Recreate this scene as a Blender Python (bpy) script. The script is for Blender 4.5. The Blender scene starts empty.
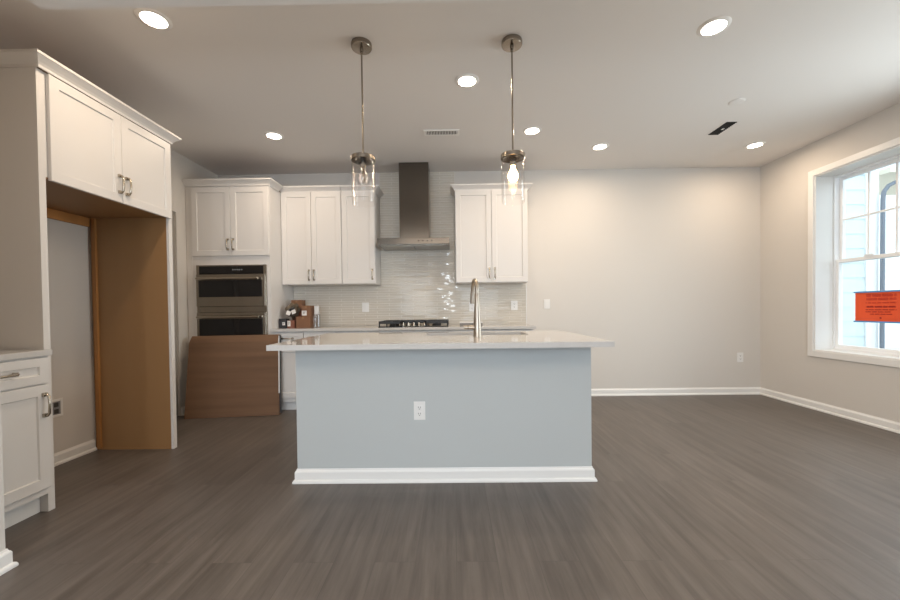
import bpy, bmesh, math, random
from mathutils import Matrix, Vector
random.seed(7)
S = bpy.context.scene
COL = S.collection
PI = math.pi

# ---------------------------------------------------------------- camera
def rmat(y, p, r):
    cy, sy, cp, sp, cr, sr = math.cos(y), math.sin(y), math.cos(p), math.sin(p), math.cos(r), math.sin(r)
    B = Matrix(((1, 0, 0), (0, 0, -1), (0, 1, 0)))
    Ry = Matrix(((cy, 0, sy), (0, 1, 0), (-sy, 0, cy)))
    Rp = Matrix(((1, 0, 0), (0, cp, -sp), (0, sp, cp)))
    Rr = Matrix(((cr, -sr, 0), (sr, cr, 0), (0, 0, 1)))
    return Rr @ Rp @ Ry @ B
R = rmat(math.radians(.5451), math.radians(.94107), math.radians(-.69463))
cam = bpy.data.cameras.new('camera'); camo = bpy.data.objects.new('camera', cam); COL.objects.link(camo)
cam.sensor_fit = 'HORIZONTAL'; cam.sensor_width = 36; cam.lens = 385 / 900 * 36
cam.shift_y = 15.08 / 900; cam.clip_start = .05; cam.clip_end = 200
rx, ry, rz = Vector(R[0]), Vector(R[1]), Vector(R[2])
m3 = Matrix((rx, -ry, -rz)).transposed()
camo.matrix_world = Matrix.Translation((0, 0, 1.11)) @ m3.to_4x4()
S.camera = camo

# ---------------------------------------------------------------- sky, added lamps, exposure
W = bpy.data.worlds.new('sky'); S.world = W; W.use_nodes = True
bg = W.node_tree.nodes['Background']; bg.inputs[0].default_value = (.80, .92, 1, 1); bg.inputs[1].default_value = 2.4
S.view_settings.view_transform = 'Standard'; S.view_settings.look = 'None'
S.view_settings.exposure = 0.25; S.view_settings.gamma = 1; S.view_settings.use_curve_mapping = False
try:
    S.cycles.use_denoising = True; S.cycles.diffuse_bounces = 6; S.cycles.max_bounces = 14; S.cycles.transparent_max_bounces = 16
    S.cycles.sample_clamp_indirect = 6
except Exception: pass
def area(name, loc, rot, sx, sy, power, col):
    l = bpy.data.lights.new(name, 'AREA'); l.shape = 'RECTANGLE'; l.size = sx; l.size_y = sy; l.energy = power; l.color = col
    o = bpy.data.objects.new(name, l); COL.objects.link(o); o.location = loc; o.rotation_euler = rot; return o
DOWN = 7.4            # watts of each recessed light
WARM = (1, .79, .58)
area('added_daylight_rear', (-.17, -3.25, 1.45), (PI / 2, 0, 0), .12, 1.75, 26, (.80, .90, 1))        # added at unseen rear windows; the narrow lamp makes the tile glints
area('added_daylight_rear', (-1.22, -3.25, 1.45), (PI / 2, 0, 0), 1.2, 1.75, 38, (.74, .86, 1))
area('added_daylight_rear', (.92, -3.25, 1.45), (PI / 2, 0, 0), 1.2, 1.75, 38, (.74, .86, 1))
area('added_daylight_side', (4.08, 2.36, 1.54), (0, PI / 2, 0), 1.75, .95, 50, (.90, .96, 1))        # added lamp behind the added side window, beyond the frame
area('added_fill_rear', (0, -1.3, 2.79), (0, 0, 0), 2.6, 1.8, 48, (1, .80, .60))            # added warm fill from the unseen ceiling behind the camera

# ---------------------------------------------------------------- materials
def mat(name, col, rough=.5, metal=0, spec=.5, var=0, vscale=8, vstretch=(1, 1, 1), bump=0, bscale=200, coat=0, emit=None, estr=0):
    m = bpy.data.materials.new(name); m.use_nodes = True; nt = m.node_tree; b = nt.nodes['Principled BSDF']
    b.inputs['Base Color'].default_value = (*col, 1); b.inputs['Roughness'].default_value = rough
    b.inputs['Metallic'].default_value = metal; b.inputs['Specular IOR Level'].default_value = spec
    b.inputs['Coat Weight'].default_value = coat
    if emit: b.inputs['Emission Color'].default_value = (*emit, 1); b.inputs['Emission Strength'].default_value = estr
    if var or bump:
        tc = nt.nodes.new('ShaderNodeTexCoord'); mp = nt.nodes.new('ShaderNodeMapping'); mp.inputs['Scale'].default_value = vstretch
        nt.links.new(tc.outputs['Object'], mp.inputs[0])
    if var:
        n = nt.nodes.new('ShaderNodeTexNoise'); n.inputs['Scale'].default_value = vscale; n.inputs['Detail'].default_value = 5
        r = nt.nodes.new('ShaderNodeMapRange'); r.inputs[1].default_value = .25; r.inputs[2].default_value = .75; r.inputs[3].default_value = 1 - var; r.inputs[4].default_value = 1 + var
        x = nt.nodes.new('ShaderNodeVectorMath'); x.operation = 'SCALE'; x.inputs[0].default_value = col
        nt.links.new(mp.outputs[0], n.inputs['Vector']); nt.links.new(n.outputs[0], r.inputs[0]); nt.links.new(r.outputs[0], x.inputs['Scale'])
        nt.links.new(x.outputs[0], b.inputs['Base Color'])
    if bump:
        n2 = nt.nodes.new('ShaderNodeTexNoise'); n2.inputs['Scale'].default_value = bscale
        bp = nt.nodes.new('ShaderNodeBump'); bp.inputs['Strength'].default_value = bump; bp.inputs['Distance'].default_value = .002
        nt.links.new(mp.outputs[0], n2.inputs['Vector']); nt.links.new(n2.outputs[0], bp.inputs['Height']); nt.links.new(bp.outputs[0], b.inputs['Normal'])
    return m
def glass(name, tint=(1, 1, 1), lo=.04, hi=.6, rough=.02, power=.25):
    m = bpy.data.materials.new(name); m.use_nodes = True; nt = m.node_tree; nt.nodes.clear()
    o = nt.nodes.new('ShaderNodeOutputMaterial'); mx = nt.nodes.new('ShaderNodeMixShader'); t = nt.nodes.new('ShaderNodeBsdfTransparent'); g = nt.nodes.new('ShaderNodeBsdfGlossy')
    t.inputs[0].default_value = (*tint, 1); g.inputs['Roughness'].default_value = rough
    lw = nt.nodes.new('ShaderNodeLayerWeight'); lw.inputs[0].default_value = power
    r = nt.nodes.new('ShaderNodeMapRange'); r.inputs[3].default_value = lo; r.inputs[4].default_value = hi
    nt.links.new(lw.outputs['Facing'], r.inputs[0]); nt.links.new(r.outputs[0], mx.inputs[0]); nt.links.new(t.outputs[0], mx.inputs[1]); nt.links.new(g.outputs[0], mx.inputs[2]); nt.links.new(mx.outputs[0], o.inputs[0])
    return m
def floor_mat():
    m = bpy.data.materials.new('vinyl_plank'); m.use_nodes = True; nt = m.node_tree; b = nt.nodes['Principled BSDF']; N = nt.nodes.new; L = nt.links.new
    tc = N('ShaderNodeTexCoord'); mp = N('ShaderNodeMapping'); mp.inputs['Rotation'].default_value = (0, 0, PI / 2); L(tc.outputs['Object'], mp.inputs[0])
    br = N('ShaderNodeTexBrick'); br.offset = .37; br.inputs['Color1'].default_value = (.0, .0, .0, 1); br.inputs['Color2'].default_value = (1, 1, 1, 1); br.inputs['Mortar'].default_value = (.5, .5, .5, 1)
    br.inputs['Scale'].default_value = 1; br.inputs['Mortar Size'].default_value = .0012; br.inputs['Brick Width'].default_value = 1.22; br.inputs['Row Height'].default_value = .18; br.inputs['Bias'].default_value = 0
    L(mp.outputs[0], br.inputs['Vector'])
    off = N('ShaderNodeVectorMath'); off.operation = 'MULTIPLY_ADD'; off.inputs[1].default_value = (7, 7, 7); L(br.outputs['Color'], off.inputs[0])
    st = N('ShaderNodeMapping'); st.inputs['Scale'].default_value = (1.6, 22, 1); L(mp.outputs[0], st.inputs[0]); L(st.outputs[0], off.inputs[2])
    n = N('ShaderNodeTexNoise'); n.inputs['Scale'].default_value = 1.0; n.inputs['Detail'].default_value = 7; n.inputs['Roughness'].default_value = .62; n.inputs['Distortion'].default_value = .25; L(off.outputs[0], n.inputs['Vector'])
    cr = N('ShaderNodeValToRGB'); cr.color_ramp.elements[0].position = .32; cr.color_ramp.elements[0].color = (.089, .074, .063, 1); cr.color_ramp.elements[1].position = .70; cr.color_ramp.elements[1].color = (.156, .133, .117, 1); L(n.outputs[0], cr.inputs[0])
    mr = N('ShaderNodeMapRange'); mr.inputs[3].default_value = .93; mr.inputs[4].default_value = 1.06; L(br.outputs['Color'], mr.inputs[0])
    sc = N('ShaderNodeVectorMath'); sc.operation = 'SCALE'; L(cr.outputs[0], sc.inputs[0]); L(mr.outputs[0], sc.inputs['Scale'])
    gm = N('ShaderNodeMapRange'); gm.inputs[3].default_value = 1; gm.inputs[4].default_value = .80; L(br.outputs['Fac'], gm.inputs[0])
    s2 = N('ShaderNodeVectorMath'); s2.operation = 'SCALE'; L(sc.outputs[0], s2.inputs[0]); L(gm.outputs[0], s2.inputs['Scale']); L(s2.outputs[0], b.inputs['Base Color'])
    rr = N('ShaderNodeMapRange'); rr.inputs[3].default_value = .36; rr.inputs[4].default_value = .48; L(n.outputs[0], rr.inputs[0]); L(rr.outputs[0], b.inputs['Roughness'])
    bu = N('ShaderNodeBump'); bu.inputs['Strength'].default_value = .08; bu.inputs['Distance'].default_value = .002; L(n.outputs[0], bu.inputs['Height']); L(bu.outputs[0], b.inputs['Normal'])
    b.inputs['Specular IOR Level'].default_value = .45
    return m
M = {}
M['wall'] = mat('wall_paint', (.645, .608, .564), .75, bump=.05, bscale=300)
M['ceiling'] = mat('ceiling_paint', (.78, .75, .72), .85, bump=.05, bscale=250)
M['trim'] = mat('trim_paint', (.80, .79, .77), .35)
M['cab'] = mat('cabinet_paint', (.69, .665, .64), .40)
M['island'] = mat('island_paint', (.485, .508, .508), .6, bump=.04, bscale=300)
M['quartz'] = mat('quartz', (.58, .56, .54), .06, var=.03, vscale=60, spec=.6)
M['wood'] = mat('birch_panel', (.32, .178, .075), .5, var=.06, vscale=5, vstretch=(1, 1, .06))
M['cleat'] = mat('pine_cleat', (.42, .19, .055), .5, var=.2, vscale=6, vstretch=(1, 1, .15))
M['darktop'] = mat('dark_cabinet_top', (.20, .105, .05), .8)  # unseen cabinet tops, browned to darken and tint the ceiling above
M['nickel'] = mat('brushed_nickel', (.46, .41, .34), .24, 1)
M['fixture'] = mat('pendant_nickel', (.30, .262, .22), .22, 1)
M['satin'] = mat('satin_nickel', (.42, .37, .31), .36, 1)
M['steel'] = mat('stainless_steel', (.36, .325, .275), .27, 1, var=.05, vscale=3, vstretch=(40, 40, .5))
M['hoodsteel'] = mat('hood_steel', (.155, .137, .118), .18, 1, var=.04, vscale=3, vstretch=(.4, .4, 60))
M['black'] = mat('black_glass', (.008, .008, .009), .06, spec=.55)
M['iron'] = mat('cast_iron', (.016, .015, .015), .5)
M['dark'] = mat('dark_cavity', (.012, .011, .010), .8)
M['tile'] = mat('glazed_tile', (.60, .55, .475), .45, spec=.4, coat=.25)
M['grout'] = mat('grout', (.80, .77, .72), .9)
M['plate'] = mat('plate_plastic', (.78, .77, .75), .35)
M['slot'] = mat('slot_dark', (.05, .05, .05), .6)
M['card'] = mat('brown_cardboard', (.165, .090, .049), .8, var=.22, vscale=2.6, vstretch=(.25, 1, 5))
M['kraft'] = mat('kraft_box', (.20, .098, .052), .8, var=.08, vscale=10)
M['kraft2'] = mat('red_brown_box', (.20, .075, .045), .75, var=.1, vscale=10)
M['foam'] = mat('white_foam', (.80, .80, .80), .8)
M['blackplastic'] = mat('black_plastic', (.018, .018, .022), .4)
M['label'] = mat('paper_label', (.72, .70, .68), .7)
M['olive'] = mat('crumpled_wrap', (.095, .07, .045), .45, var=.8, vscale=18)
M['clearplastic'] = glass('clear_plastic', (.9, .9, .89), .22, .7, .2)
M['glass'] = glass('window_glass', (.98, 1, 1), .03, .5, .01)
M['shade'] = glass('shade_glass', (.995, .99, .985), .012, .45, .06, .16)
M['bulbglass'] = glass('bulb_glass', (1, .98, .95), .18, .95, .03, .5)
M['lamp'] = mat('lamp_diffuser', (1, 1, 1), .5, emit=(1, .92, .80), estr=9)
M['filament'] = mat('lit_filament', (1, .8, .5), .5, emit=(1, .62, .26), estr=260)
M['bulbglow'] = mat('lit_bulb', (1, .9, .7), .4, emit=(1, .62, .26), estr=30)
M['wire'] = mat('filament_wire', (.35, .22, .10), .4, 1)
M['ventwhite'] = mat('vent_enamel', (.86, .84, .81), .5)
M['orange'] = mat('orange_sign', (.84, .098, .022), .6, var=.05, vscale=6)
M['redink'] = mat('red_ink', (.40, .018, .008), .7)
M['paleink'] = mat('pale_red_ink', (.62, .05, .016), .7)
M['tape'] = mat('blue_tape', (.10, .30, .62), .6)
M['siding'] = mat('lap_siding', (.66, .77, .82), .6)
M['extwhite'] = mat('exterior_white', (.85, .88, .90), .5)
M['gutter'] = mat('grey_gutter', (.14, .18, .24), .5)
M['ground'] = mat('gravel_ground', (.30, .30, .27), .9, var=.2, vscale=6)
M['floor'] = floor_mat()
M['vinyl'] = mat('window_vinyl', (.88, .89, .90), .35)
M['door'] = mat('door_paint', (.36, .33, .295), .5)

# ---------------------------------------------------------------- mesh builder
class MB:
    def __init__(s): s.bm = bmesh.new(); s.mi = 0
    def _merge(s, t):
        me = bpy.data.meshes.new('t'); t.to_mesh(me); t.free()
        n0 = len(s.bm.faces); s.bm.from_mesh(me); bpy.data.meshes.remove(me)
        s.bm.faces.ensure_lookup_table()
        for i in range(n0, len(s.bm.faces)): s.bm.faces[i].material_index = s.mi
    def box(s, a, b, bev=0, mt=None, seg=2):
        t = bmesh.new(); bmesh.ops.create_cube(t, size=1)
        sx, sy, sz = (abs(b[i] - a[i]) for i in range(3)); c = [(a[i] + b[i]) / 2 for i in range(3)]
        for v in t.verts: v.co = Vector((v.co.x * sx + c[0], v.co.y * sy + c[1], v.co.z * sz + c[2]))
        if bev: bmesh.ops.bevel(t, geom=t.edges[:], offset=min(bev, .45 * min(sx, sy, sz)), segments=seg, affect='EDGES', profile=.7)
        if mt is not None: t.transform(mt)
        s._merge(t); return s
    def cyl(s, p, q, r, r2=None, n=24):
        p, q = Vector(p), Vector(q); d = q - p; t = bmesh.new()
        bmesh.ops.create_cone(t, cap_ends=True, segments=n, radius1=r, radius2=r if r2 is None else r2, depth=d.length)
        t.transform(Matrix.Translation((p + q) / 2) @ d.to_track_quat('Z', 'Y').to_matrix().to_4x4()); s._merge(t); return s
    def lathe(s, prof, c=(0, 0, 0), n=32, closed=False):
        t = bmesh.new(); rings = []
        for r, z in prof:
            rings.append([t.verts.new((c[0] + r * math.cos(2 * PI * k / n), c[1] + r * math.sin(2 * PI * k / n), c[2] + z)) for k in range(n)] if r > 1e-6 else [t.verts.new((c[0], c[1], c[2] + z))])
        pairs = list(zip(rings, rings[1:])) + ([(rings[-1], rings[0])] if closed else [])
        for A, B in pairs:
            for k in range(n):
                k2 = (k + 1) % n
                if len(A) == 1 and len(B) == 1: continue
                f = (A[0], B[k2], B[k]) if len(A) == 1 else ((A[k], A[k2], B[0]) if len(B) == 1 else (A[k], A[k2], B[k2], B[k]))
                t.faces.new(f)
        bmesh.ops.recalc_face_normals(t, faces=t.faces[:]); s._merge(t); return s
    def tube(s, pts, r, n=12):
        pts = [Vector(p) for p in pts]; rs = r if isinstance(r, (list, tuple)) else [r] * len(pts); t = bmesh.new(); rings = []
        up = None
        for i, p in enumerate(pts):
            d = (pts[min(i + 1, len(pts) - 1)] - pts[max(i - 1, 0)]).normalized()
            if up is None: up = d.orthogonal().normalized()
            up = (up - d * up.dot(d)).normalized(); sd = d.cross(up)
            rings.append([t.verts.new(p + (up * math.cos(2 * PI * k / n) + sd * math.sin(2 * PI * k / n)) * rs[i]) for k in range(n)])
        for A, B in zip(rings, rings[1:]):
            for k in range(n): t.faces.new((A[k], A[(k + 1) % n], B[(k + 1) % n], B[k]))
        t.faces.new(rings[0][::-1]); t.faces.new(rings[-1]); bmesh.ops.recalc_face_normals(t, faces=t.faces[:]); s._merge(t); return s
    def sweep(s, path, prof, side=1):
        """profile (out, z) mitred along a level path [(x, y)]; out is towards the path's right for side = 1"""
        t = bmesh.new(); P = [Vector((*p, 0)) for p in path]; nrm = []
        for a, b in zip(P, P[1:]):
            d = (b - a).normalized(); nrm.append(Vector((d.y, -d.x, 0)) * side)
        rings = []
        for i, p in enumerate(P):
            if i == 0: m = nrm[0]
            elif i == len(P) - 1: m = nrm[-1]
            else:
                m = (nrm[i - 1] + nrm[i]).normalized(); m = m / m.dot(nrm[i])
            rings.append([t.verts.new(p + m * o + Vector((0, 0, z))) for o, z in prof])
        n = len(prof)
        for A, B in zip(rings, rings[1:]):
            for k in range(n): t.faces.new((A[k], A[(k + 1) % n], B[(k + 1) % n], B[k]))
        t.faces.new(rings[0]); t.faces.new(rings[-1][::-1]); bmesh.ops.recalc_face_normals(t, faces=t.faces[:]); s._merge(t); return s
    def poly(s, vs, fs):
        t = bmesh.new(); V = [t.verts.new(v) for v in vs]
        for f in fs: t.faces.new([V[i] for i in f])
        bmesh.ops.recalc_face_normals(t, faces=t.faces[:]); s._merge(t); return s
    def m(s, i): s.mi = i; return s
    def build(s, name, mats, parent=None, loc=(0, 0, 0), smooth=False):
        me = bpy.data.meshes.new(name); s.bm.to_mesh(me); s.bm.free()
        for x in (mats if isinstance(mats, (list, tuple)) else [mats]): me.materials.append(x)
        if smooth:
            me.polygons.foreach_set('use_smooth', [True] * len(me.polygons)); me.set_sharp_from_angle(angle=math.radians(38))
        o = bpy.data.objects.new(name, me); COL.objects.link(o); o.location = loc
        if parent: o.parent = parent
        return o
def tag(o, label, cat, group=None):
    o['label'] = label; o['category'] = cat
    if group: o['group'] = group
    return o
def thing(name, label, cat, loc=(0, 0, 0), rz=0, group=None):
    o = bpy.data.objects.new(name, None); COL.objects.link(o); o.location = loc; o.rotation_euler = (0, 0, rz); o.empty_display_size = .1
    return tag(o, label, cat, group)
def struct(o): o['kind'] = 'structure'; return o
def dup(root, loc, label=None, group=None):
    r = root.copy(); COL.objects.link(r); r.location = loc
    if label: r['label'] = label
    if group: r['group'] = group
    for ch in list(root.children):
        c = ch.copy(); COL.objects.link(c); c.parent = r
        for g in list(ch.children):
            d = g.copy(); COL.objects.link(d); d.parent = c
    return r

# ---------------------------------------------------------------- room shell
XL, XR, YB, YF, H = -2.93, 3.81, 4.82, -3.2, 2.815
SX, SY = -1.962, 1.64                     # the wall end beside the niche
struct(MB().box((-3.1, YF - .1, -.12), (XR + .2, YB + .15, 0)).build('floor', M['floor']))
struct(MB().box((-3.1, YF - .1, H), (XR + .2, YB + .15, H + .12)).build('ceiling', M['ceiling']))
struct(MB().box((-3.1, YB, 0), (XR + .2, YB + .15, H)).build('wall_back', M['wall']))
DY0, DY1, DH = 3.20, 4.07, 2.17          # doorway in the wall between fridge recess and ovens
w = MB(); w.box((XL - .15, SY - .14, 0), (XL, DY0, H)); w.box((XL - .15, DY1, 0), (XL, YB, H)); w.box((XL - .15, DY0, DH), (XL, DY1, H))
struct(w.build('wall_left', M['wall']))
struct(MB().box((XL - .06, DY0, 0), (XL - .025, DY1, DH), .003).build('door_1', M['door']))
w = MB(); w.box((SX - .14, YF, 0), (SX, SY, H)); w.box((XL, SY - .14, 0), (SX - .14, SY, H))
struct(w.build('wall_near_left', M['wall']))
WY0, WY1, WZ0, WZ1 = 3.02, 4.10, .622, 2.457
w = MB()
VY0, VY1 = 1.86, 2.86    # unseen side window beyond the frame, added to let in daylight
w.box((XR, YF, 0), (XR + .2, VY0, H)); w.box((XR, VY1, 0), (XR + .2, WY0, H)); w.box((XR, VY0, 0), (XR + .2, VY1, WZ0)); w.box((XR, VY0, WZ1), (XR + .2, VY1, H));
w.box((XR, WY1, 0), (XR + .2, YB, H)); w.box((XR, WY0, 0), (XR + .2, WY1, WZ0)); w.box((XR, WY0, WZ1), (XR + .2, WY1, H))
struct(w.build('wall_right', M['wall']))
OPEN = ((-1.86, -.58), (-.29, -.05), (.28, 1.56))  # unseen rear windows, added for daylight from behind the camera
w = MB(); x = SX
for x0, x1 in OPEN: w.box((x, YF - .1, 0), (x0, YF, H)); w.box((x0, YF - .1, 2.4), (x1, YF, H)); w.box((x0, YF - .1, 0), (x1, YF, .5)); x = x1
w.box((x, YF - .1, 0), (XR, YF, H))
struct(w.build('wall_rear', M['wall']))
def added_window(name, axis, a0, a1, z0, z1, d, n):
    w = MB()
    def q(u0, u1, z0, z1, t0=0, t1=.05):
        if axis == 'x': w.box((u0, d - t1, z0), (u1, d - t0, z1))
        else: w.box((d + t0, u0, z0), (d + t1, u1, z1))
    for k in range(n + 1):
        u = a0 + (a1 - a0 - .05) * k / n; q(u, u + .05, z0, z1)
    q(a0, a1, z1 - .06, z1); q(a0, a1, z0, z0 + .06); w.mi = 1; q(a0 + .05, a1 - .05, z0 + .06, z1 - .06, .02, .024)
    struct(w.build(name, [M['trim'], M['glass']]))
for k, (x0, x1) in enumerate(OPEN): added_window('window_%d' % (k + 4), 'x', x0, x1, .5, 2.4, YF - .07, 1)  # frames for the added rear windows
added_window('window_2', 'y', VY0, VY1, WZ0, WZ1, XR + .10, 2)
struct(MB().box((SX, 1.42, 2.57), (XR, 1.855, H)).build('beam', M['ceiling']))

BASE = [(0, 0), (.026, 0), (.026, .010), (.022, .018), (.014, .022), (.014, .068), (.011, .075), (.006, .080), (.004, .088), (0, .088)]
def base(name, path, side=1): return struct(MB().sweep(path, BASE, side).build(name, M['trim']))
base('baseboard_back', [(.875, YB), (XR, YB)])
base('baseboard_right', [(XR, YB), (XR, YF)])
base('baseboard_near_left', [(SX, YF), (SX, SY), (SX - .32, SY)])
base('baseboard_recess', [(XL, 2.165), (XL, 3.08)])
base('baseboard_left', [(XL, DY1 + .01), (XL, 4.215)])

# ---------------------------------------------------------------- window in the right wall
XW = 4.0
wn = bpy.data.objects.new('window_1', None); COL.objects.link(wn); wn.location = (XR, 0, 0); struct(wn)
def wbox(mb, x0, x1, y0, y1, z0, z1, bev=.002): mb.box((x0 - XR, y0, z0), (x1 - XR, y1, z1), bev)
c = MB(); cw = .062
for y0, y1, z0, z1 in ((WY1, WY1 + cw, WZ0 - cw, WZ1 + cw), (WY0 - cw, WY0, WZ0 - cw, WZ1 + cw), (WY0, WY1, WZ1, WZ1 + cw), (WY0, WY1, WZ0 - cw, WZ0)):
    wbox(c, XR - .018, XR, y0, y1, z0, z1, .004)
c.build('window_casing', M['trim'], wn)
c = MB()
for y0, y1, z0, z1 in ((WY1 - .012, WY1, WZ0, WZ1), (WY0, WY0 + .012, WZ0, WZ1), (WY0 + .012, WY1 - .012, WZ1 - .012, WZ1), (WY0 + .012, WY1 - .012, WZ0, WZ0 + .012)):
    wbox(c, XR - .004, XW, y0, y1, z0, z1, .001)
c.build('window_jamb', M['trim'], wn)
c = MB(); fy0, fy1, fz0, fz1 = WY0 + .012, WY1 - .012, WZ0 + .012, WZ1 - .012
for y0, y1, z0, z1 in ((fy1 - .014, fy1, fz0, fz1), (fy0, fy0 + .014, fz0, fz1), (fy0 + .014, fy1 - .014, fz1 - .02, fz1), (fy0 + .014, fy1 - .014, fz0, fz0 + .022)):
    wbox(c, XW - .01, XW + .08, y0, y1, z0, z1, .002)
c.build('window_frame', M['vinyl'], wn)
def sash(name, x, z0, z1, muntins, top):
    y0, y1 = fy0 + .014, fy1 - .014; s = MB(); sw = .034
    for a, b, e, f in ((y1 - sw, y1, z0, z1), (y0, y0 + sw, z0, z1), (y0 + sw, y1 - sw, z1 - sw, z1), (y0 + sw, y1 - sw, z0, z0 + sw)): wbox(s, x, x + .035, a, b, e, f, .003)
    so = s.build(name, M['vinyl'], wn)
    g = MB(); wbox(g, x + .016, x + .020, y0 + sw, y1 - sw, z0 + sw, z1 - sw, 0); g.build('window_pane', M['glass'], so)
    if muntins:
        q = MB(); n = 4
        for k in range(1, n):
            yy = y0 + sw + (y1 - y0 - 2 * sw) * k / n; wbox(q, x + .008, x + .028, yy - .009, yy + .009, z0 + sw, z1 - sw, .002)
        zz = (z0 + z1) / 2; wbox(q, x + .0085, x + .0275, y0 + sw, y1 - sw, zz - .009, zz + .009, .002)
        q.build('muntin_grid', M['vinyl'], so)
    return so
sash('upper_sash', XW + .038, 1.535, fz1 - .018, True, True)
lo = sash('lower_sash', XW, fz0 + .02, 1.572, False, False)
q = MB(); wbox(q, XW - .016, XW + .0, 3.70, 3.78, 1.572, 1.588, .003); q.build('sash_lock', M['vinyl'], lo)

# orange paper taped to the lower glass
sg = thing('window_sign', 'orange paper notice taped with blue tape to the lower window glass', 'sign', (XW + .012, 3.652, .934))
def sgb(mb, y0, y1, z0, z1, x): mb.box((-x - .0006, min(y0, y1), z0), (-x, max(y0, y1), z1))
p = MB(); ns = 14; vs = []; fs = []
for k in range(ns + 1):
    y = .218 - .436 * k / ns; bow = .004 + .012 * (abs(y) / .218) ** 4
    for dx in (0, -.0008):
        for z in (.004, .288): vs.append((-bow + .004 + dx - .002, y, z))
for k in range(ns):
    a = 4 * k; b = a + 4; fs += [(a, a + 1, b + 1, b), (a + 2, b + 2, b + 3, a + 3), (a + 1, a + 3, b + 3, b + 1), (a, b, b + 2, a + 2)]
fs += [(0, 2, 3, 1), (4 * ns, 4 * ns + 1, 4 * ns + 3, 4 * ns + 2)]
p.poly(vs, fs); p.build('paper', M['orange'], sg)
for z0, z1, nm in ((.283, .297, 'tape_strip'), (-.005, .009, 'tape_strip')):
    t = MB(); t.box((-.0165, -.232, z0), (-.0145, .232, z1)); t.build(nm, M['tape'], sg)
def words_line(z0, z1, a, b, mt, seed, dens=1):
    rnd = random.Random(seed); t = MB(); y = a
    while y < b:
        wl = rnd.uniform(.022, .06) * dens; e = min(y + wl, b); yy = y
        while yy < e - .002:
            cwid = min(rnd.uniform(.003, .006), e - yy); hh = (z1 - z0) * rnd.choice((1, 1, .8))
            t.box((-.0045, -yy - cwid, z0), (-.0035, -yy, z0 + hh)); yy += cwid + .0014
        y = e + .008
    t.build('printed_line', mt, sg)
words_line(.240, .268, -.125, .150, M['paleink'], 1, 1.6)
words_line(.208, .232, -.125, .165, M['paleink'], 2, 1.6)
words_line(.178, .190, -.150, .170, M['paleink'], 3)
words_line(.138, .154, -.168, .170, M['redink'], 4, 1.2)
words_line(.113, .122, -.155, .160, M['redink'], 5)
words_line(.093, .102, -.135, .085, M['redink'], 6)
words_line(.072, .080, -.090, .095, M['redink'], 7)
t = MB(); t.cyl((-.0045, 0, .04), (-.0035, 0, .04), .009, n=16); t.build('printed_emblem', M['redink'], sg)

# ---------------------------------------------------------------- outside
ex = MB()
for k in range(24):
    z = -.35 + .178 * k
    ex.poly([(XW + .03, 4.762, z), (5.02, 4.762, z), (XW + .03, 4.748, z), (5.02, 4.748, z), (XW + .03, 4.760, z + .182), (5.02, 4.760, z + .182)], [(0, 1, 3, 2), (2, 3, 5, 4), (0, 2, 4), (1, 5, 3), (0, 4, 5, 1)])
e = struct(ex.build('exterior_wall', M['siding']))
struct(MB().box((5.02, 4.735, -.35), (5.17, 4.80, 4.0), .003).build('exterior_trim', M['extwhite']))
d = thing('downspout', 'dark grey downspout on the white corner board outside the window', 'downspout', (5.178, 4.70, -.35))
MB().tube([(0, 0, 0), (0, 0, 2.72), (.01, 0, 2.80), (.05, -.01, 2.87), (.12, -.03, 2.91), (.36, -.06, 2.95)], .022, 12).build('pipe', M['gutter'], d, smooth=True)
gt = tag(MB().sweep([(5.50, 4.62), (7.5, 4.62)], [(0, 2.50), (.10, 2.52), (.12, 2.66), (.11, 2.66), (.09, 2.53), (.0, 2.52)]).build('gutter', M['gutter']), 'dark grey eaves gutter above the downspout outside the window', 'gutter')
struct(MB().box((5.17, 4.62, 2.66), (7.5, 5.6, 2.72)).build('exterior_soffit', mat('soffit_cream', (.78, .72, .60), .6)))
struct(MB().box((4.2, -8, -.5), (30, 30, -.35)).build('exterior_ground', M['ground']))
ex = MB()
for k in range(30):
    z = -.35 + .2 * k
    ex.poly([(5.6, 11.02, z), (20, 11.02, z), (5.6, 11.0, z), (20, 11.0, z), (5.6, 11.016, z + .203), (20, 11.016, z + .203)], [(0, 1, 3, 2), (2, 3, 5, 4), (0, 2, 4), (1, 5, 3), (0, 4, 5, 1)])
nb = tag(ex.build('neighbouring_house', M['extwhite']), 'pale clapboard house wall far beyond the window', 'house')

# ---------------------------------------------------------------- cabinet parts
def shaker(name, x0, x1, z0, z1, parent, y=0, t=.02, fw=.057, m='cab'):
    """shaker front with recessed panel; its back at y, its face at y - t; hangs on parent"""
    rec = .009; b = MB(); f = y - t
    def rect(i, yy): return [(x0 + i, yy, z0 + i), (x1 - i, yy, z0 + i), (x1 - i, yy, z1 - i), (x0 + i, yy, z1 - i)]
    vs = rect(0, y) + rect(0, f + .0015) + rect(.0015, f) + rect(fw, f) + rect(fw + .004, f + rec)
    fs = [(3, 2, 1, 0)] + [(16, 17, 18, 19)]
    for L in range(4):
        for k in range(4): a = 4 * L; fs.append((a + k, a + (k + 1) % 4, a + 4 + (k + 1) % 4, a + 4 + k))
    b.poly(vs, fs); return b.build(name, M[m], parent)
def pull(parent, x, z, L=.122, y=-.02, vertical=True):
    b = MB(); h = L / 2 - .006; pr = .030
    def P(s, o): return (x, y - o, z + s) if vertical else (x + s, y - o, z)
    b.tube([P(-h, 0), P(-h, pr * .75), P(-h + .010, pr), P(0, pr + .003), P(h - .010, pr), P(h, pr * .75), P(h, 0)], .0064, 10)
    for s in (-h, h):
        c = P(s, .006); b.box((c[0] - .0105, y - .014, c[2] - .0105), (c[0] + .0105, y, c[2] + .0105), .002)
    return b.build('handle', M['nickel'], parent, smooth=True)
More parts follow.
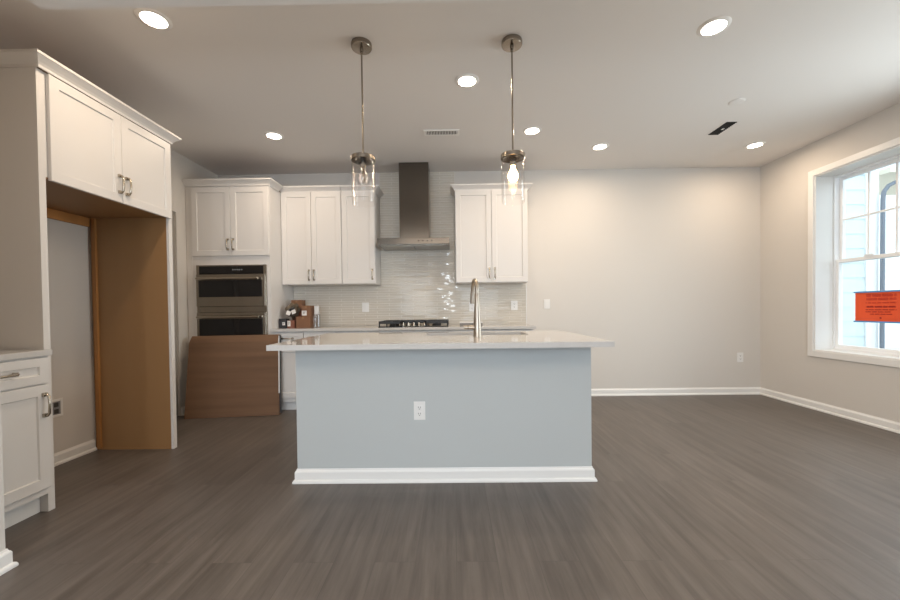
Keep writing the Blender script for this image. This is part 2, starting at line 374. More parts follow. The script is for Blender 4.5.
CROWN = [(0, 0), (.008, 0), (.010, .014), (.020, .026), (.036, .040), (.046, .048), (.052, .052), (.052, .066), (0, .066)]

# ---------------------------------------------------------------- refrigerator enclosure on the left wall (local x = world Y, local -y = world +X)
fr = thing('fridge_surround', 'white built-in refrigerator surround with raw wood inside, empty opening', 'cabinet', (-2.285, 2.12, 0), PI / 2)
FW, FD = 1.006, .640
b = MB(); b.box((0, 0, 0), (.037, .02, 2.48), .001); b.box((0, .02, 0), (.034, FD, 2.48), .0005); near = b.build('side_panel', M['cab'], fr)
MB().box((.0345, .022, .0), (.037, FD - .002, 1.872)).build('wood_facing', M['wood'], near)
b = MB(); b.box((FW - .038, 0, 0), (FW, .02, 2.48), .001); b.box((FW - .033, .02, 0), (FW - .004, FD, 2.48), .0005); far = b.build('side_panel', M['cab'], fr)
b = MB(); b.box((FW - .037, .020, .0), (FW - .034, FD - .002, 1.872)); b.box((FW - .043, .020, 0), (FW - .034, FD - .004, .012)); b.build('wood_facing', M['wood'], far)
b = MB(); b.box((.037, .002, 1.880), (FW - .038, FD, 2.48), .001); box = b.build('cabinet_box', M['cab'], fr)
MB().box((.038, .004, 1.872), (FW - .0385, FD - .002, 1.8795)).build('cabinet_bottom', M['wood'], fr)
d1 = shaker('door', .050, .519, 1.863, 2.462, fr); pull(d1, .492, 1.985)
d2 = shaker('door', .523, .982, 1.863, 2.462, fr); pull(d2, .551, 1.985)
MB().box((.04, FD - .02, 1.800), (FW - .058, FD - .001, 1.870), .001).build('cleat', M['cleat'], fr)
MB().box((FW - .056, FD - .055, .012), (FW - .0372, FD - .028, 1.870), .001).build('cleat', M['cleat'], fr)
b = MB(); b.sweep([(0, FD), (0, -.016), (FW - .016, -.016), (FW - .016, FD)], [(o, z + 2.466) for o, z in CROWN], 1); b.build('crown_molding', M['cab'], fr)
MB().box((0, -.016, 2.468), (FW, FD, 2.492)).build('top_panel', M['darktop'], fr)  # unseen top, dark to cut bounce onto the ceiling

# ---------------------------------------------------------------- small base cabinet in the niche beside it
nc = thing('base_cabinet', 'white base cabinet with one drawer and one door, tucked against the refrigerator surround', 'cabinet', (-2.258, 1.665, 0), PI / 2)
NW = 2.118 - 1.665
b = MB(); b.box((0, 0, .115), (NW, .65, .878), .001); b.build('body', M['cab'], nc)
MB().box((0, .072, 0), (NW - .001, .085, .104)).build('toe_kick', M['trim'], nc)
d = shaker('drawer', .012, NW - .020, .731, .870, nc, fw=.045); pull(d, NW / 2 - .035, .802, .16, vertical=False)
d = shaker('door', .012, NW - .020, .155, .722, nc); pull(d, NW - .050, .613, .125)
tag(MB().box((XL, 1.645, .880), (-2.234, 2.118, .911), .003).build('countertop', M['quartz']), 'short white quartz countertop on the base cabinet beside the refrigerator surround', 'countertop')

# ---------------------------------------------------------------- oven tower
TX0, TX1, TF = -2.925, -2.006, 4.22
tw = thing('oven_tower_cabinet', 'tall white cabinet housing the stainless double wall oven', 'cabinet', (TX0, TF, 0))
TW = TX1 - TX0; TD = YB - TF - .002
b = MB()
OX0, OX1, OZ0, OZ1 = -2.806 - TX0, -2.052 - TX0, .48, 1.616
b.box((0, 0, .1), (OX0, TD, 2.49), .001); b.box((OX1, 0, 0), (TW, TD, 2.49), .001); b.box((OX0, 0, OZ1), (OX1, TD, 2.49)); b.box((OX0, 0, .1), (OX1, TD, OZ0)); b.box((OX0, TD - .01, OZ0), (OX1, TD, OZ1))
b.build('body', M['cab'], tw); MB().box((.002, .002, 2.4905), (TW - .002, TD - .002, 2.500)).build('top_panel', M['darktop'], tw)  # top sheet added unseen to keep the ceiling above it dim
MB().box((0, .07, 0), (TW - .02, .08, .1)).build('toe_kick', M['trim'], tw)
MB().box((0, -.004, .1), (.062, 0, 2.475), .001).build('filler_strip', M['cab'], tw)
dl = shaker('door', .070, .495, 1.720, 2.468, tw); pull(dl, .468, 1.842)
dr = shaker('door', .499, TW - .004, 1.720, 2.468, tw); pull(dr, .526, 1.842)
d = shaker('drawer', .070, TW - .004, .125, .465, tw); pull(d, .5, .39, .16, vertical=False)
MB().sweep([(0, -.006), (TW, -.006), (TW, .228)], [(o, 2.482 + z) for o, z in CROWN], 1).build('crown_molding', M['cab'], tw)

ov = thing('double_wall_oven', 'stainless steel double wall oven with black glass doors', 'oven', (TX0 + OX0, TF, 0))
OW = OX1 - OX0
b = MB(); b.box((.02, .0, OZ0 + .01), (OW - .02, .50, OZ1 - .01)); b.build('body', M['dark'], ov)
b = MB()
b.box((-.008, -.022, OZ0), (.024, -.002, OZ1 + .004), .002); b.box((OW - .024, -.022, OZ0), (OW + .008, -.002, OZ1 + .004), .002); b.box((.024, -.020, OZ1 - .010), (OW - .024, -.002, OZ1 + .003), .001)
b.box((.024, -.020, 1.100), (OW - .024, -.002, 1.164), .001); b.build('trim_frame', M['steel'], ov)
cp = MB(); cp.box((.025, -.026, 1.527), (OW - .025, -.002, 1.605), .002); cpo = cp.build('control_panel', M['black'], ov)
t = MB()
for k in range(5): t.box((OW * .52 + .024 * k, -.0268, 1.560), (OW * .52 + .014 + .024 * k, -.0262, 1.572))
t.build('display_digits', mat('display_digits', (.3, .32, .35), .5), cpo)
def odoor(z0, z1, gz0, gz1, hz):
    b = MB(); b.box((.002, -.045, z0), (OW - .002, -.003, z1), .004); do = b.build('oven_door', M['steel'], ov)
    b = MB(); b.box((.030, -.0475, gz0), (OW - .030, -.0445, gz1), .001); b.build('door_glass', M['black'], do)
    b = MB(); b.tube([(.035, -.093, hz), (OW - .05, -.093, hz)], .0135, 14)
    for x in (.065, OW - .08): b.cyl((x, -.044, hz), (x, -.093, hz), .009, n=12)
    b.build('handle', M['nickel'], do, smooth=True)
odoor(1.166, 1.516, 1.268, 1.452, 1.468)
odoor(.50, 1.098, .60, 1.030, 1.050)

# ---------------------------------------------------------------- wall cabinets
UF, UD = 4.512, .306
def wallcab(label, x0, x1, z0, z1, fronts, crown, extra=0):
    o = thing('upper_cabinet', label, 'cabinet', (x0, UF, 0)); w_ = x1 - x0
    MB().box((0, 0, z0), (w_, UD, z1), .001).build('body', M['cab'], o); MB().box((.002, .002, z1 + .0005), (w_ - .002, UD - .002, z1 + .010)).build('top_panel', M['darktop'], o)  # dark unseen top sheet, added to dim the ceiling
    for a, c, hx in fronts:
        d = shaker('door', a - x0, c - x0, z0 + .006, z1 - .006, o); pull(d, hx - x0, z0 + .110)
    MB().sweep(crown, [(q, z1 - .008 + z) for q, z in CROWN], 1).build('crown_molding', M['cab'], o)
wallcab('two-door white wall cabinet against the oven tower', -2.004, -1.297, 1.412, 2.494, ((-2.000, -1.655, -1.683), (-1.651, -1.302, -1.624)), [(.0015, -.004), (.7055, -.004)])
wallcab('single-door white wall cabinet, narrow, beside the range hood', -1.295, -.906, 1.412, 2.494, ((-1.292, -.911, -.940),), [(.0015, -.004), (.389, -.004), (.389, UD - .012)])
wallcab('two-door white wall cabinet standing alone by the bare wall', .031, .874, 1.4105, 2.488, ((.036, .449, .420), (.454, .869, .484)), [(0, UD - .012), (0, -.004), (.843, -.004), (.843, UD - .001)])

# ---------------------------------------------------------------- back run of base cabinets, worktop, cooktop
def basecab(label, x0, x1, cols, name='base_cabinet', drawers=True):
    o = thing(name, label, 'cabinet', (x0, 4.22, 0)); w_ = x1 - x0; n = cols
    MB().box((0, 0, .102), (w_, .598, .880), .001).build('body', M['cab'], o)
    MB().box((0, .065, 0), (w_, .08, .102)).build('toe_kick', M['trim'], o)
    for k in range(n):
        a, c = .006 + k * w_ / n, (k + 1) * w_ / n - .003
        d = shaker('drawer', a, c, .722, .872, o, fw=.045); pull(d, (a + c) / 2, .805, .13, vertical=False)
        d = shaker('door', a, c, .150, .712, o); pull(d, (c - .03) if k == 0 and n > 1 else a + .03, .62)
basecab('two-door white base cabinet under the cardboard boxes, beside the oven tower', -2.003, -1.297, 2)
basecab('narrow white base cabinet beneath the worktop, between boxes and cooktop', -1.295, -.835, 1)
basecab('white base cabinet directly beneath the gas cooktop', -.833, -.047, 2)
basecab('white base cabinet behind the faucet, under the flat white box', -.045, .428, 1)
basecab('white base cabinet at the bare-wall end of the worktop', .430, .868, 1)
tag(MB().box((-2.004, 4.175, .881), (.893, YB - .001, .912), .003).build('worktop', M['quartz']), 'long white quartz worktop along the tiled wall, carrying the cooktop', 'countertop')

# tiled backsplash
b = MB(); TH, TL = .0305, .30
def tiles(x0, x1, z0, z1):
    z = z0; r = 0
    while z < z1 - .004:
        zz = min(z + TH, z1); x = x0 - (TL * .5 if r % 2 else 0)
        while x < x1 - .002:
            a, c = max(x, x0), min(x + TL, x1)
            if c - a > .006:
                tx, tz = random.gauss(0, .028), random.gauss(0, .007); y = YB - .0085; mx, mz = (a + c) / 2, (z + zz) / 2; e = .0026
                def yy(px, pz): return y + (pz - mz) * tx + (px - mx) * tz
                vs = [(px, yy(px, pz), pz) for px, pz in ((a + e, z + e), (c - e, z + e), (c - e, zz - e), (a + e, zz - e))] + [(px, YB - .003, pz) for px, pz in ((a + e * .3, z + e * .3), (c - e * .3, z + e * .3), (c - e * .3, zz - e * .3), (a + e * .3, zz - e * .3))]
                b.poly(vs, [(0, 1, 2, 3), (0, 4, 5, 1), (1, 5, 6, 2), (2, 6, 7, 3), (3, 7, 4, 0)])
            x += TL
        z = zz; r += 1
tiles(-2.004, .905, .9125, 1.4095); tiles(-.904, .029, 1.4095, H - .001)
b.m(1).box((-2.004, YB - .005, .9125), (.905, YB - .0005, 1.4095)); b.box((-.904, YB - .005, 1.4095), (.029, YB - .0005, H - .001))
b.m(2).box((.905, YB - .010, .9125), (.913, YB - .0005, 1.4095))
tag(b.build('tile_backsplash', [M['tile'], M['grout'], M['trim']]), 'glossy off-white narrow-tile backsplash between worktop, wall cabinets and ceiling', 'backsplash')

ck = thing('gas_cooktop', 'black gas cooktop with five silver knobs set in the worktop', 'cooktop', (-.445, 4.48, .912))
MB().box((-.385, -.255, 0), (.385, .245, .012), .004).build('glass_base', M['black'], ck)
for bx, by, br in ((-.25, .10, .045), (.25, .10, .045), (-.25, -.11, .035), (.25, -.11, .05), (0, .04, .055)):
    MB().lathe([(0, .034), (br * .7, .034), (br, .028), (br, .014), (br * 1.15, .012), (0, .012)], (bx, by, 0), 24).build('burner', M['iron'], ck, smooth=True)
for gx0, gx1 in ((-.383, -.132), (-.126, .126), (.132, .383)):
    g = MB(); y0 = -.245 if abs(gx0 + gx1) > .1 else -.13; y1 = .24; z0, z1 = .038, .068
    for yy in (y0, y1 - .012): g.box((gx0, yy, z0), (gx1, yy + .012, z1), .002)
    for xx in (gx0, gx1 - .012, (gx0 + gx1) / 2 - .006): g.box((xx, y0, z0), (xx + .012, y1, z1), .002)
    for yy in (y0 + (y1 - y0) * .33, y0 + (y1 - y0) * .66): g.box((gx0, yy, z0 + .002), (gx1, yy + .010, z1 + .002), .002)
    for xx in (gx0, gx1 - .014):
        for yy in (y0, y1 - .014): g.box((xx, yy, .012), (xx + .014, yy + .014, z0 + .004), .001)
    g.build('grate', M['iron'], ck)
for k in range(5):
    MB().lathe([(0, .050), (.010, .050), (.015, .020), (.021, .016), (.021, .012), (0, .012)], (-.118 + .059 * k, -.205, 0), 20).build('knob', M['nickel'], ck, smooth=True)

hd = thing('range_hood', 'stainless steel chimney range hood above the cooktop', 'range hood', (-.445, YB - .0155, 0))
MB().box((-.172, -.315, 1.915), (.172, 0, H - .002), .002).build('chimney', M['hoodsteel'], hd)
b = MB(); b.box((-.405, -.475, 1.842), (.405, 0, 1.912), .003); cn = b.build('canopy', M['hoodsteel'], hd)
b = MB()
for x0 in (-.37, .01): b.box((x0, -.41, 1.838), (x0 + .36, -.05, 1.8415), .001)
b.build('filter_panel', M['steel'], cn)
for k in range(4): MB().cyl((.06 + .05 * k, -.4755, 1.877), (.06 + .05 * k, -.478, 1.877), .007, n=12).build('button', M['blackplastic'], cn)

# ---------------------------------------------------------------- island
IX0, IX1, IY0, IY1 = -1.020, .874, 2.462, 3.27
isl = thing('kitchen_island', 'pale grey kitchen island with white baseboard in the middle of the room', 'island', (0, IY0, 0))
b = MB(); b.box((IX0, 0, 0), (IX1, IY1 - IY0, .868), .002); b.box((IX0 + .012, .012, .868), (IX1 - .012, IY1 - IY0 - .01, .8795)); b.build('body', M['island'], isl)
MB().sweep([(IX0, IY1 - IY0), (IX0, 0), (IX1, 0), (IX1, IY1 - IY0)], BASE, 1).build('baseboard', M['trim'], isl)
CX0, CX1, CY0, CY1 = -1.082, .918, 2.205, 3.31
sx0, sx1, sy0, sy1 = -.215, .555, 2.85, 3.20
b = MB(); xs, ys = (CX0, sx0, sx1, CX1), (CY0, sy0, sy1, CY1); z0, z1, e = .880, .912, .0025
vs = []; idx = {}
for zi, z in enumerate((z0, z1)):
    for i, x in enumerate(xs):
        for j, y in enumerate(ys): idx[i, j, zi] = len(vs); vs.append((x, y, z))
fs = []
for i in range(3):
    for j in range(3):
        if (i, j) != (1, 1):
            for zi in (0, 1): fs.append((idx[i, j, zi], idx[i + 1, j, zi], idx[i + 1, j + 1, zi], idx[i, j + 1, zi]))
for i in range(3):
    for j in (0, 3): fs.append((idx[i, j, 0], idx[i + 1, j, 0], idx[i + 1, j, 1], idx[i, j, 1]))
    for j in (0, 3): fs.append((idx[j, i, 0], idx[j, i + 1, 0], idx[j, i + 1, 1], idx[j, i, 1]))
for a, c in (((1, 1), (2, 1)), ((2, 1), (2, 2)), ((2, 2), (1, 2)), ((1, 2), (1, 1))): fs.append((idx[a[0], a[1], 0], idx[c[0], c[1], 0], idx[c[0], c[1], 1], idx[a[0], a[1], 1]))
b.poly(vs, fs); tag(b.build('island_worktop', M['quartz']), 'polished white quartz worktop of the island, with sink cut-out', 'countertop')
b = MB(); sd, th = .22, .004
b.box((sx0 - .004, sy0 - .004, .879 - sd), (sx1 + .004, sy1 + .004, .879 - sd + th))
for q in (((sx0 - .006, sy0 - .006), (sx0 - .002, sy1 + .006)), ((sx1 + .002, sy0 - .006), (sx1 + .006, sy1 + .006)), ((sx0 - .006, sy0 - .006), (sx1 + .006, sy0 - .002)), ((sx0 - .006, sy1 + .002), (sx1 + .006, sy1 + .006))):
    b.box((*q[0], .879 - sd), (*q[1], .8795))
sk = thing('sink', 'undermount stainless steel sink let into the island worktop', 'sink', (0, 0, 0)); b.build('basin', M['steel'], sk)
MB().lathe([(0, .006), (.03, .006), (.042, .003), (.045, 0)], (.17, 3.03, .879 - sd + th), 24).build('drain', M['nickel'], sk, smooth=True)
# the island body is hollowed for the basin
bo = bpy.data.objects['body'] if False else [c for c in isl.children if c.name.startswith('body')][0]
bm = bmesh.new(); b2 = MB(); iy = IY1 - IY0
for a, c in (((IX0, 0, 0), (IX1, sy0 - IY0 - .012, .868)), ((IX0, sy1 - IY0 + .012, 0), (IX1, iy, .868)), ((IX0, sy0 - IY0 - .012, 0), (sx0 - .012, sy1 - IY0 + .012, .868)), ((sx1 + .012, sy0 - IY0 - .012, 0), (IX1, sy1 - IY0 + .012, .868)), ((IX0 + .012, .012, .868), (IX1 - .012, sy0 - IY0 - .012, .8795)), ((IX0 + .012, sy1 - IY0 + .012, .868), (IX1 - .012, iy - .01, .8795)), ((sx0 - .012, sy0 - IY0 - .012, 0), (sx1 + .012, sy1 - IY0 + .012, .62))):
    b2.box(a, c)
b2.bm.to_mesh(bo.data); b2.bm.free(); bm.free()

fc = thing('kitchen_faucet', 'brushed nickel gooseneck faucet with side lever on the island worktop', 'faucet', (.165, 2.705, .912))
MB().lathe([(0, 0), (.029, 0), (.029, .006), (.0275, .010), (.027, .085), (.025, .11), (.0185, .24), (.0155, .30), (.0145, .302), (0, .302)], n=28).build('body', M['satin'], fc, smooth=True)
pts = [(0, 0, .295), (0, 0, .325)]
dx, dy = -.16, .987
for k in range(0, 13):
    a = PI * k / 12; r = .072; off = r - r * math.cos(a); pts.append((dx * off, dy * off, .330 + r * math.sin(a)))
pts.append((dx * .148, dy * .148, .315))
MB().tube(pts, .0132, 14).build('spout', M['satin'], fc, smooth=True)
MB().tube([(dx * .147, dy * .147, .318), (dx * .152, dy * .152, .29), (dx * .160, dy * .160, .235)], [.0140, .0155, .0175], 16).build('spray_head', M['satin'], fc, smooth=True)
b = MB(); b.tube([(-.018, -.002, .066), (-.092, -.006, .066)], [.0145, .0135], 16); lv = b.build('lever', M['satin'], fc, smooth=True)
MB().cyl((-.064, -.0045, .066), (-.068, -.0047, .066), .0150, n=18).build('ring', M['blackplastic'], lv)
MB().tube([(-.086, -.006, .070), (-.100, -.010, .076)], [.006, .005], 10).build('lever_tip', M['satin'], lv, smooth=True)

# ---------------------------------------------------------------- pendants
def pendant(x, y, lit, label):
    p = thing('pendant_light', label, 'pendant lamp', (x, y, 0), 0, 'pendants over the island')
    MB().lathe([(0, H), (.064, H), (.066, H - .006), (.066, H - .026), (.062, H - .032), (.012, H - .034), (.010, H - .052), (0, H - .052)], n=32).build('ceiling_canopy', M['fixture'], p, smooth=True)
    b = MB(); b.cyl((0, 0, 2.094), (0, 0, H - .05), .0055, n=12); b.lathe([(0, H - .066), (.008, H - .066), (.009, H - .056), (.007, H - .048), (0, H - .048)], n=14); b.build('rod', M['fixture'], p, smooth=True)
    b = MB(); b.lathe([(0, 2.095), (.074, 2.095), (.078, 2.092), (.078, 2.068), (.074, 2.066), (.074, 2.089), (0, 2.089)], n=40); b.build('cap', M['fixture'], p, smooth=True)
    MB().lathe([(0, 2.090), (.020, 2.090), (.020, 2.027), (.016, 2.022), (0, 2.022)], n=24).build('socket', M['fixture'], p, smooth=True)
    b = MB(); b.lathe([(.0738, 2.086), (.0745, 1.792), (.0725, 1.788), (.0700, 1.792), (.0698, 2.086)], n=48, closed=True); b.build('glass_shade', M['shade'], p, smooth=True)
    prof = [(0, 1.918), (.013, 1.921), (.026, 1.932), (.0335, 1.952), (.031, 1.970), (.022, 1.990), (.0145, 2.004), (.013, 2.022)]
    bu = MB().lathe(prof, n=28).build('bulb', M['bulbglow'] if lit == 2 else M['bulbglass'], p, smooth=True)
    f = MB(); n = 6
    f.cyl((0, 0, 1.978), (0, 0, 2.022), .004, n=10)
    for k in range(n):
        a = 2 * PI * k / n; f.tube([(.005 * math.cos(a), .005 * math.sin(a), 1.985), (.011 * math.cos(a), .011 * math.sin(a), 1.936)], .0012, 6)
        f.tube([(.011 * math.cos(a), .011 * math.sin(a), 1.936), (.005 * math.cos(a + .5), .005 * math.sin(a + .5), 1.985)], .0012, 6)
    f.build('filament', M['filament'] if lit else M['wire'], bu)
pendant(-.570, 2.49, 0, 'clear glass cylinder pendant over the island with its bulb unlit')
pendant(.392, 2.49, 2, 'clear glass cylinder pendant over the island with a glowing amber bulb')

# ---------------------------------------------------------------- ceiling fixtures
def can(x, y, label):
    o = thing('recessed_light', label, 'ceiling light', (x, y, H), 0, 'recessed ceiling lights')
    MB().lathe([(.066, -.001), (.066, -.007), (.086, -.004), (.090, -.0005), (.090, 0), (.066, 0)], n=40, closed=True).build('trim_ring', M['ventwhite'], o, smooth=True)
    MB().lathe([(0, -.003), (.0665, -.003), (.0665, -.001), (0, -.001)], n=40).build('diffuser', M['lamp'], o)
    l = bpy.data.lights.new('recessed_lamp', 'AREA'); l.shape = 'DISK'; l.size = .12; l.energy = DOWN; l.color = WARM; l.spread = math.radians(176)
    lo_ = bpy.data.objects.new('recessed_lamp', l); COL.objects.link(lo_); lo_.parent = o; lo_.location = (0, 0, -.0045)
    return o
c0 = can(-1.722, 2.250, 'recessed ceiling light above the refrigerator surround, beside the beam')
for x, y, lb in ((1.612, 2.398, 'recessed ceiling light beside the beam on the window side of the island'),
                 (.121, 2.911, 'recessed ceiling light between the two pendants'),
                 (-1.726, 3.756, 'recessed ceiling light before the oven tower'),
                 (.775, 3.741, 'recessed ceiling light behind the glowing pendant, before the lone wall cabinet'),
                 (1.577, 4.136, 'recessed ceiling light near the bare back wall, second from the ceiling corner'),
                 (3.231, 4.161, 'recessed ceiling light in the ceiling corner by the window')):
    dup(c0, (x, y, H), lb)
v = thing('air_vent', 'white slotted air vent in the ceiling before the range hood', 'vent', (-.095, 3.747, H))
b = MB()
for a, c in (((-.172, -.058), (.172, -.042)), ((-.172, .042), (.172, .058)), ((-.172, -.042), (-.150, .042)), ((.150, -.042), (.172, .042))): b.box((*a, -.008), (*c, 0), .002)
b.build('frame', M['ventwhite'], v)
MB().box((-.15, -.042, -.0015), (.15, .042, -.0005)).build('duct_opening', M['dark'], v)
b = MB()
for k in range(20): x = -.1425 + .015 * k; b.box((x - .0035, -.042, -.008), (x + .0035, .042, -.002), mt=None)
b.build('slats', M['ventwhite'], v)
v = thing('air_vent', 'dark open air vent in the ceiling towards the window', 'vent', (2.605, 3.760, H))
b = MB()
for a, c in (((-.066, -.152), (-.050, .152)), ((.050, -.152), (.066, .152)), ((-.05, -.152), (.05, -.135)), ((-.05, .135), (.05, .152))): b.box((*a, -.003), (*c, 0), .001)
b.build('frame', M['ceiling'], v)
MB().box((-.05, -.135, -.0015), (.05, .135, -.0005)).build('duct_opening', M['dark'], v)
b = MB()
for k in range(12): y = -.124 + .0225 * k; b.box((-.05, y - .002, -.0075), (.05, y + .002, -.0015))
b.build('slats', M['iron'], v)
MB().box((-.004, -.016, -.009), (.016, .014, -.0076), .0005).build('damper_lever', M['ventwhite'], v)
tag(MB().lathe([(0, -.007), (.046, -.007), (.056, -.005), (.061, -.001), (.061, 0), (0, 0)], (0, 0, 0), 36).build('ceiling_cap', M['ceiling'], None, (2.394, 3.275, H), True), 'round blank cap on the ceiling above the dark air vent', 'ceiling cap')

# ---------------------------------------------------------------- switches and outlets
def plate(name, label, cat, loc, kind, rz=0, w_=.074, h_=.118, grp=None):
    o = thing(name, label, cat, loc, rz, grp)
    MB().box((-w_ / 2, -.006, -h_ / 2), (w_ / 2, 0, h_ / 2), .0025).build('cover_plate', M['plate'], o)
    if kind == 'switch': MB().box((-.017, -.0095, -.034), (.017, -.0055, .034), .002).build('rocker', M['plate'], o)
    else:
        for s in (-1, 1):
            f = MB().box((-.017, -.0085, s * .020 - .015), (.017, -.0055, s * .020 + .015), .003).build('receptacle', M['plate'], o)
            b = MB()
            for x in (-.007, .006): b.box((x - .0013, -.0089, s * .020 - .002), (x + .0013, -.0082, s * .020 + .008))
            b.box((-.003, -.0089, s * .020 - .010), (.003, -.0082, s * .020 - .006)); b.build('slots', M['slot'], f)
    return o
plate('light_switch', 'white wall plate on the bare wall just beyond the tiles', 'switch', (1.167, YB, 1.155), 'switch')
plate('outlet', 'white outlet on the tiles at the bare-wall end of the worktop', 'outlet', (.757, YB - .009, 1.142), 'outlet', w_=.082)
plate('outlet', 'white outlet on the tiles partly hidden behind the faucet', 'outlet', (.232, YB - .009, 1.132), 'outlet')
plate('light_switch', 'white wall plate on the tiles between boxes and cooktop', 'switch', (-1.102, YB - .009, 1.142), 'switch', w_=.085)
plate('outlet', 'white outlet low on the bare back wall near the corner', 'outlet', (3.560, YB, .462), 'outlet')
plate('outlet', 'white duplex outlet on the front of the island', 'outlet', (-.226, IY0, .458), 'outlet')
o = thing('outlet_box', 'white recessed outlet box low on the wall inside the refrigerator opening', 'outlet', (XL, 2.790, .415), PI / 2)
b = MB()
for a, c in (((-.046, -.066), (-.030, .066)), ((.030, -.066), (.046, .066)), ((-.030, -.066), (.030, -.048)), ((-.030, .048), (.030, .066))): b.box((a[0], -.006, a[1]), (c[0], 0, c[1]), .002)
b.build('cover_plate', M['plate'], o)
MB().box((-.030, -.002, -.048), (.030, -.0005, .048)).build('recess', mat('grey_recess', (.26, .26, .27), .6), o)
b = MB(); b.box((-.016, -.004, .008), (.016, -.002, .040), .001); b.box((-.016, -.004, -.040), (.016, -.002, -.008), .001); b.build('receptacle', M['slot'], o)

# ---------------------------------------------------------------- cardboard-wrapped panel leaning on the ovens
cb = thing('cardboard_package', 'large flat brown cardboard package leaning against the wall ovens', 'package', (-2.37, 4.02, 0))
def cbp(u, v_):
    BL, BR, TLc, TR = Vector((-2.795, 3.93, .004)), Vector((-1.866, 4.05, .004)), Vector((-2.837, 4.098, .846)), Vector((-1.883, 4.108, .855))
    return (BL * (1 - u) + BR * u) * (1 - v_) + (TLc * (1 - u) + TR * u) * v_ - Vector((-2.37, 4.02, 0))
def slab(y0, y1, u0, u1, v0, v1, rad=0):
    nu, nv = 16, 12; vs = []; fs = []
    for L in (y0, y1):
        for i in range(nu + 1):
            for j in range(nv + 1):
                u = u0 + (u1 - u0) * i / nu; v_ = v0 + (v1 - v0) * j / nv
                if rad:
                    wv = (v1 - v_); 
                    if wv < rad: 
                        cut = rad - math.sqrt(max(0, rad * rad - (rad - wv) ** 2)); u = min(max(u, u0 + cut), u1 - cut * .4)
                p_ = cbp(u, v_); edge = min(1, (1 - v_) / .06) if L == y0 else 1
                vs.append((p_.x, p_.y + L + (1 - edge) ** 2 * .02, p_.z))
    n1 = (nu + 1) * (nv + 1)
    def I(l, i, j): return l * n1 + i * (nv + 1) + j
    for i in range(nu):
        for j in range(nv):
            for l in (0, 1): fs.append((I(l, i, j), I(l, i + 1, j), I(l, i + 1, j + 1), I(l, i, j + 1)))
        for j in (0, nv): fs.append((I(0, i, j), I(0, i + 1, j), I(1, i + 1, j), I(1, i, j)))
    for j in range(nv):
        for i in (0, nu): fs.append((I(0, i, j), I(0, i, j + 1), I(1, i, j + 1), I(1, i, j)))
    return MB().poly(vs, fs)
slab(0, .050, 0, .996, 0, 1, .016).build('wrapping', M['card'], cb)
slab(.004, .020, .9965, 1.002, .27, .985).build('edge_protector', M['foam'], cb)
slab(.021, .050, .9965, 1.006, .02, .99).build('edge_strip', M['blackplastic'], cb)

# ---------------------------------------------------------------- things on the back worktop
WZ = .9125
def carton(label, x0, x1, y0, y1, z0, z1, m='kraft', rz=0, ry=0, lab=None, grp='boxes in the worktop corner', name='cardboard_box', tape=True):
    o = thing(name, label, 'box', ((x0 + x1) / 2, (y0 + y1) / 2, z0), 0, grp); o.rotation_euler = (0, ry, rz)
    a, d, h = (x1 - x0) / 2, (y1 - y0) / 2, z1 - z0
    MB().box((-a, -d, 0), (a, d, h), .002).build('carton', M[m], o)
    if tape: MB().box((-.012, -d - .0006, h - .03), (.012, d, h + .0006)).build('tape', mat('packing_tape', (.24, .13, .065), .3), o)
    if lab:
        lx, lz, lw, lh = lab; lo_ = MB().box((lx - lw / 2, -d - .0012, lz - lh / 2), (lx + lw / 2, -d - .0002, lz + lh / 2)).build('label', M['label'], o)
        b = MB()
        for k in range(3): b.box((lx - lw * .3, -d - .0016, lz + lh * (.22 - .2 * k)), (lx + lw * (.3 - .12 * k), -d - .0012, lz + lh * (.30 - .2 * k)))
        b.build('print', M['slot'], lo_)
    return o
carton('small black box at the oven end of the pile on the worktop', -1.992, -1.910, 4.37, 4.46, WZ, 1.018, 'blackplastic', lab=(.012, .05, .03, .035), tape=False, name='small_box')
carton('low red-brown box with a white tag, bottom of the pile beside the black box', -1.903, -1.826, 4.38, 4.55, WZ, .998, 'kraft2', lab=(-.018, .05, .034, .062), tape=False)
carton('largest brown cardboard box, at the bottom of the pile on the worktop', -1.810, -1.648, 4.40, 4.60, WZ, 1.042, 'kraft')
carton('brown cardboard box with square white label, stacked on the largest box', -1.745, -1.645, 4.405, 4.53, 1.0425, 1.166, 'kraft', lab=(-.020, .038, .055, .055))
carton('brown box topmost of the pile, behind the crumpled bag', -1.930, -1.805, 4.56, 4.68, 1.138, 1.236, 'kraft', tape=True)
carton('dark upright box hidden behind the crumpled bag', -1.930, -1.800, 4.585, 4.70, WZ, 1.137, 'kraft2', tape=False)
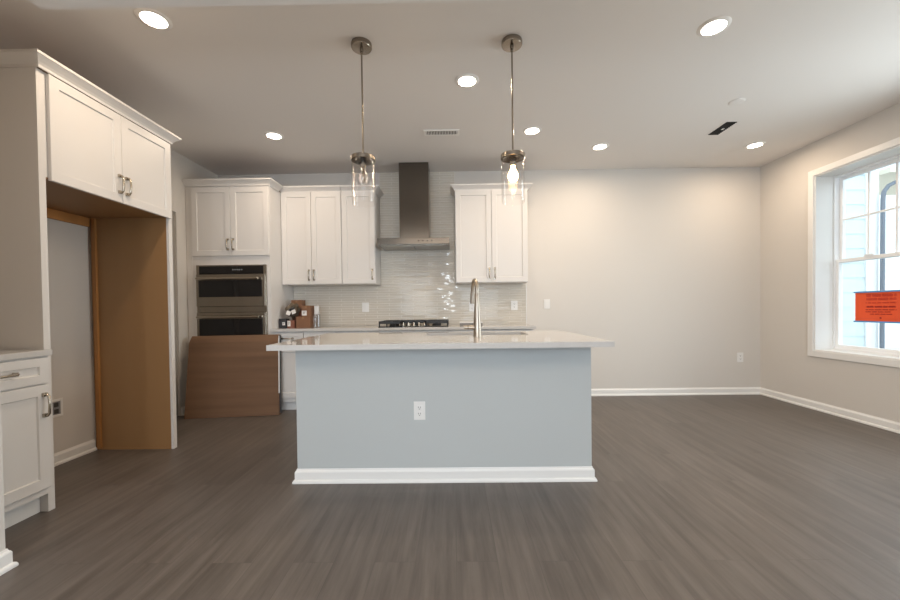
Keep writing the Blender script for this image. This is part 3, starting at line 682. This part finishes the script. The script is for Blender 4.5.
bg_ = thing('crumpled_bag', 'crumpled dark bag with white tags, in the middle of the box pile', 'bag', (-1.866, 4.472, .999))
b = MB(); t = bmesh.new(); bmesh.ops.create_icosphere(t, subdivisions=4, radius=1)
rnd = random.Random(3)
dirs = [Vector((rnd.gauss(0, 1), rnd.gauss(0, 1), rnd.gauss(0, 1))).normalized() for _ in range(26)]
for v in t.verts:
    n_ = v.co.normalized(); s_ = 1 + sum(.10 * math.sin(9 * n_.dot(d_) + k) for k, d_ in enumerate(dirs[:7])) - .13 * max(0, n_.dot(dirs[9])) 
    v.co = Vector((n_.x * .066 * s_, n_.y * .056 * s_, .085 + n_.z * .086 * s_))
mz = min(v.co.z for v in t.verts)
for v in t.verts:
    v.co.z = max(v.co.z - mz, 0); k = .42 + .58 * min(1, v.co.z / .055); v.co.x = v.co.x * k - .010 * (1 - k); v.co.y *= k
b._merge(t); b.build('wrap', M['olive'], bg_, smooth=True)
for px, pz, a, py in ((-.030, .085, .3, -.070), (.030, .098, -.4, -.072)):
    q = MB(); q.box((-.024, -.0008, -.024), (.024, .0008, .024), mt=Matrix.Translation((px, py, pz)) @ Matrix.Rotation(a, 4, 'Y') @ Matrix.Rotation(-.25, 4, 'X')); q.build('tag', M['label'], bg_)
q = MB(); q.tube([(-.02, -.055, .12), (0, -.066, .13), (.03, -.05, .142)], .012, 8); q.build('black_strap', M['blackplastic'], bg_, smooth=True)
pj = thing('plastic_jar', 'tall clear plastic jar at the tile side of the box pile', 'jar', (-1.592, 4.47, WZ))
MB().box((-.032, -.032, 0), (.032, .032, .150), .006).build('jar_body', M['clearplastic'], pj)
MB().box((-.022, -.022, .1505), (.022, .022, .250), .005).build('frosted_top', mat('frosted_plastic', (.66, .66, .66), .4), pj)
fb = thing('flat_box', 'flat white-topped box lying on the worktop between cooktop and faucet', 'box', (.20, 4.47, WZ))
MB().box((-.13, -.05, 0), (.13, .05, .030), .002).build('tray', mat('grey_carton', (.20, .19, .18), .6), fb)
MB().box((-.133, -.053, .0303), (.133, .053, .044), .002).build('lid', M['label'], fb)
